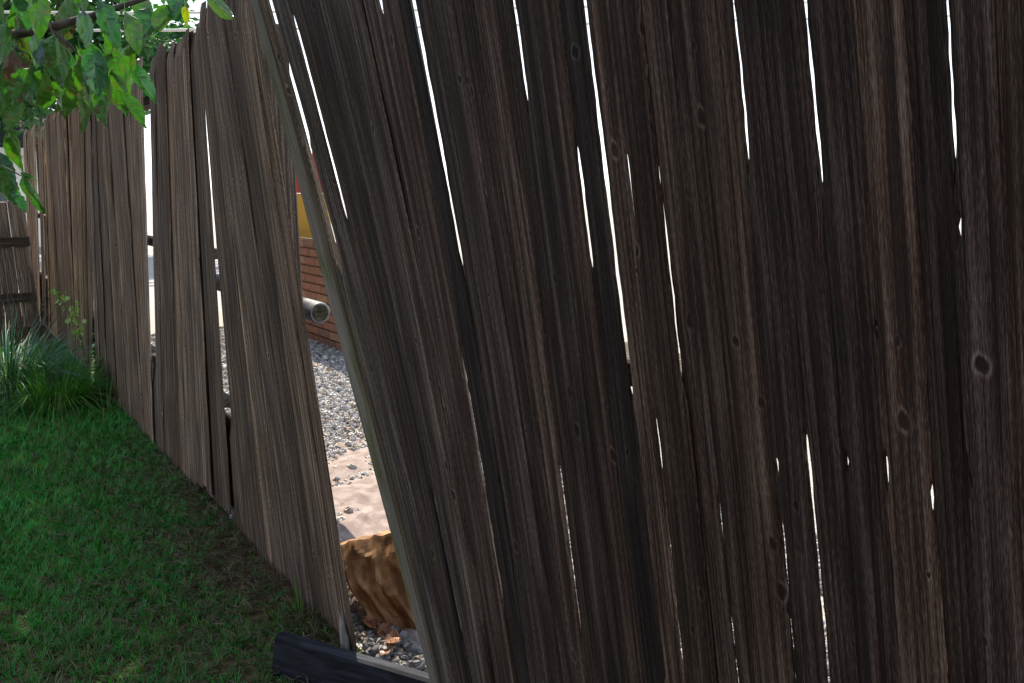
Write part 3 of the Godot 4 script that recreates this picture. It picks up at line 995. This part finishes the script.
func brick_wall() -> void:
	var rng := RandomNumberGenerator.new()
	rng.seed = 29
	var o := thing("brick_wall", "low red-brown brick wall seen through the gap", "wall", at(5.4, 2.69), YAW)
	var tex := noise_tex(0.04, [Color(0.6, 0.55, 0.5), Color(1, 1, 1)], [0.2, 0.7], 256, 4, 31)
	var mats := []
	for c in [Color(0.46, 0.23, 0.15), Color(0.42, 0.21, 0.14), Color(0.52, 0.30, 0.20), Color(0.36, 0.21, 0.15)]:
		var m := mat(c, 0.9)
		m.albedo_texture = tex
		m.uv1_triplanar = true
		m.uv1_scale = Vector3(4, 4, 4)
		mats.append(m)
	var mortar := mat(Color(0.42, 0.38, 0.33), 0.95)
	part("mortar", bar(Vector3(3.1, 0.92, 0.19)), mortar, o, Transform3D(Basis(), Vector3(-1.55, 0.45, -0.10)))
	var bm := bar(Vector3(0.21, 0.065, 0.06), 0.004)
	for r in 12:
		for k in 15:
			var x := -(k * 0.222 + (0.11 if r % 2 else 0.0))
			if x < -2.95:
				continue
			part("brick", bm, mats[rng.randi() % 4], o, Transform3D(Basis(), Vector3(x - 0.02 - 0.03, 0.04 + r * 0.077, 0.024 - 0.03 + rng.randf_range(-0.002, 0.003))))
	# painted boards standing on the wall
	var b := thing("painted_screen", "yellow board below a red board above the brick wall", "screen", at(6.06, 2.80), YAW)
	part("yellow_board", bar(Vector3(2.2, 0.40, 0.03)), mat(Color(0.72, 0.42, 0.06), 0.6), b, Transform3D(Basis(), Vector3(-1.1, 1.115, 0)))
	part("red_board", bar(Vector3(2.2, 0.34, 0.03)), mat(Color(0.62, 0.05, 0.035), 0.6), b, Transform3D(Basis(), Vector3(-1.1, 1.49, 0)))
	for x in [-0.3, -1.9]:
		part("post", bar(Vector3(0.06, 0.8, 0.05)), mat(Color(0.25, 0.18, 0.12)), b, Transform3D(Basis(), Vector3(x, 1.30, -0.042)))


func far_house() -> void:
	var o := thing("house", "white house with a dark roof beyond the far end of the fence", "house", Vector3(-15.0, 0, -18.5), 0.55)
	var white := mat(Color(0.78, 0.78, 0.76), 0.8)
	part("wall", bar(Vector3(6.0, 2.3, 5.0)), white, o, Transform3D(Basis(), Vector3(0, 1.15, 0)))
	var roof := mat(Color(0.035, 0.045, 0.05), 0.9)
	var st := SurfaceTool.new()
	st.begin(Mesh.PRIMITIVE_TRIANGLES)
	var p := [Vector3(-3.3, 2.25, 2.9), Vector3(3.3, 2.25, 2.9), Vector3(3.3, 2.25, -2.9), Vector3(-3.3, 2.25, -2.9), Vector3(-3.3, 4.0, 0), Vector3(3.3, 4.0, 0)]
	for t in [[0, 4, 1], [1, 4, 5], [2, 5, 3], [3, 5, 4], [1, 5, 2], [3, 4, 0], [0, 1, 2], [0, 2, 3]]:
		for q in t:
			st.add_vertex(p[q])
	st.generate_normals()
	part("roof", st.commit(), roof, o)
	part("fascia", bar(Vector3(6.6, 0.16, 0.04)), white, o, Transform3D(Basis(), Vector3(0, 2.2, 2.93)))
	for x in [-1.5, 1.9]:
		var w := part("window", bar(Vector3(1.2, 0.9, 0.06)), white, o, Transform3D(Basis(), Vector3(x, 1.45, 2.52)))
		part("pane", bar(Vector3(1.05, 0.75, 0.02)), mat(Color(0.10, 0.13, 0.16), 0.1, 0.5), w, Transform3D(Basis(), Vector3(0, 0, 0.03)))
		part("sill", bar(Vector3(1.35, 0.06, 0.12)), white, w, Transform3D(Basis(), Vector3(0, -0.48, 0.05)))
	var cable := mat(Color(0.75, 0.75, 0.73), 0.5)
	for k in [[3.36, "upper pale overhead cable behind the branch tips"], [3.17, "lower pale overhead cable behind the branch tips"]]:
		var y: float = k[0]
		var c := part(numbered("overhead_cable"), tube_mesh([Vector3(-14, y + 0.1, -8.6), Vector3(-7, y - 0.02, -9.0), Vector3(-4.4, y, -9.2), Vector3(-1, y + 0.08, -9.4), Vector3(6, y + 0.3, -9.8)], [0.016, 0.016, 0.016, 0.016, 0.016], 6), cable, self)
		tag(c, k[1], "cable", "overhead cables")


func added_house() -> void:
	# unseen house, added to keep the sky's light off the near section
	var o := thing("added_shade_house", "added brown boarded house behind the viewer, unseen, shading the leaning section", "house", at(-1.5, -1.45), YAW)
	var m := mat(Color(0.07, 0.055, 0.045), 0.85)
	part("wall", bar(Vector3(5.6, 5.0, 0.2)), m, o, Transform3D(Basis(), Vector3(0, 2.5, 0.1)))
	part("wall", bar(Vector3(0.2, 5.0, 4.0)), m, o, Transform3D(Basis(), Vector3(-2.7, 2.5, 2.21)))
	part("eave", bar(Vector3(6.2, 0.14, 4.9)), m, o, Transform3D(Basis(), Vector3(0, 5.08, 1.9)))
	for k in 25:
		part("board", bar(Vector3(5.6, 0.19, 0.022)), m, o, Transform3D(Basis(Vector3.RIGHT, 0.06), Vector3(0, 0.11 + k * 0.2, -0.012)))


func plank() -> void:
	var a := at(1.90, 0.65)
	var b := at(1.50, 0.865)
	var dir := (b - a).normalized()
	var o := thing("dark_plank", "nearly black plank standing on edge at the foot of the gap", "plank", (a + dir * 0.42), atan2(-dir.z, dir.x))
	var m := mat(Color.WHITE, 0.7, 0.35)
	m.albedo_texture = noise_tex(0.02, [Color(0.006, 0.0075, 0.012), Color(0.018, 0.021, 0.032)], [0.3, 0.7], 256, 5, 37)
	m.uv1_scale = Vector3(6, 1.2, 1)
	m.heightmap_enabled = true
	m.heightmap_texture = grey_noise(0.03, 256, 4, 38)
	m.heightmap_scale = 0.2
	var body := bar(Vector3(0.84, 0.135, 0.042), 0.007)
	part("board", body, m, o, Transform3D(Basis(Vector3.RIGHT, -0.22), Vector3(0, 0.045, 0)))


func ground() -> void:
	var soil := mat(Color.WHITE, 0.95, 0.2)
	soil.albedo_texture = noise_tex(0.02, [Color(0.035, 0.024, 0.014), Color(0.09, 0.062, 0.038), Color(0.15, 0.11, 0.07)], [0.25, 0.6, 0.85], 1024, 6, 3)
	soil.uv1_triplanar = true
	soil.uv1_world_triplanar = true
	soil.uv1_scale = Vector3(0.9, 0.9, 0.9)
	var big := PlaneMesh.new()
	big.size = Vector2(600, 600)
	setting("ground", big, soil)
	var bed := mat(Color.WHITE, 0.95, 0.2)
	bed.albedo_texture = noise_tex(0.12, [Color(0.16, 0.15, 0.14), Color(0.36, 0.35, 0.335), Color(0.55, 0.54, 0.52)], [0.25, 0.5, 0.8], 1024, 3, 7)
	bed.uv1_triplanar = true
	bed.uv1_world_triplanar = true
	bed.uv1_scale = Vector3(0.8, 0.8, 0.8)
	var yard := PlaneMesh.new()
	yard.size = Vector2(600, 300)
	setting("gravel_yard", yard, bed, Transform3D(Basis(Vector3.UP, YAW), at(4, 0.88 + 150.0, 0.006)))


func _ready() -> void:
	var cam := Camera3D.new()
	cam.name = "camera"
	cam.position = Vector3(0, 1.35, 0)
	cam.rotation_degrees = Vector3(-11.6, 0, 0)
	cam.fov = 49.55
	cam.near = 0.05
	cam.far = 900
	add_child(cam)
	cam.current = true

	var sky_mat := ProceduralSkyMaterial.new()
	sky_mat.sky_top_color = Color(0.55, 0.60, 0.68)
	sky_mat.sky_horizon_color = Color(0.92, 0.92, 0.92)
	sky_mat.sky_curve = 0.14
	sky_mat.ground_bottom_color = Color(0.2, 0.19, 0.17)
	sky_mat.ground_horizon_color = Color(0.6, 0.6, 0.58)
	sky_mat.energy_multiplier = 1.0
	var sky := Sky.new()
	sky.sky_material = sky_mat
	var env := Environment.new()
	env.background_mode = Environment.BG_SKY
	env.sky = sky
	env.tonemap_mode = Environment.TONE_MAPPER_LINEAR
	env.tonemap_exposure = 3.0
	env.sdfgi_enabled = true
	env.ssao_enabled = true
	env.ssil_enabled = true
	var we := WorldEnvironment.new()
	we.name = "sky"
	we.environment = env
	add_child(we)

	# the sun stands behind the fence, nearly along it, high on the left
	var sun := DirectionalLight3D.new()
	sun.name = "sun"
	var to_sun := (FAR * 0.956 + ACROSS * 0.292) * cos(deg_to_rad(46)) + Vector3.UP * sin(deg_to_rad(46))
	sun.basis = Basis.looking_at(-to_sun)
	sun.light_energy = 1.2
	sun.light_color = Color(1.0, 0.95, 0.87)
	sun.light_angular_distance = 0.5
	sun.shadow_enabled = true
	add_child(sun)

	edge_noise.frequency = 0.35
	edge_noise.seed = 2
	edge_noise.fractal_octaves = 3
	var imgs := wood_images(1024, 101)
	wood = wood_material(imgs, Color(1, 1, 1))
	pale_wood = wood_material(imgs, Color(1, 1, 1))
	pale_wood.albedo_texture = noise_tex(0.03, [Color(0.30, 0.28, 0.26), Color(0.46, 0.43, 0.40)], [0.3, 0.7], 256, 4, 15)
	mossy_wood = wood_material(imgs, Color(1, 1, 1))
	mossy_wood.detail_enabled = true
	mossy_wood.detail_blend_mode = BaseMaterial3D.BLEND_MODE_MIX
	mossy_wood.detail_albedo = noise_tex(0.012, [Color(0.30, 0.29, 0.26, 0.45), Color(0.14, 0.165, 0.06, 0.6), Color(0.34, 0.33, 0.30, 0.5)], [0.35, 0.55, 0.75], 256, 4, 44)

	ground()
	fence()
	back_fence()
	brick_wall()
	far_house()
	big_tree("broad dark green tree beyond the far end of the fence", Vector3(-13.5, 0, -17.0), 7.0, 3.0, 1.4, Color(0.03, 0.10, 0.03), Color(0.07, 0.17, 0.04), 1)
	big_tree("rounded green tree behind the fence top right of the branch", Vector3(-9.4, 0, -16.5), 6.6, 2.4, 2.4, Color(0.03, 0.11, 0.05), Color(0.08, 0.19, 0.06), 2)
	added_house()
	plank()
	pole_rail()
	cloth_sheet()
	tan_bundle()
	gravel()
	lawn()
	small_plants()
	garden_tree()
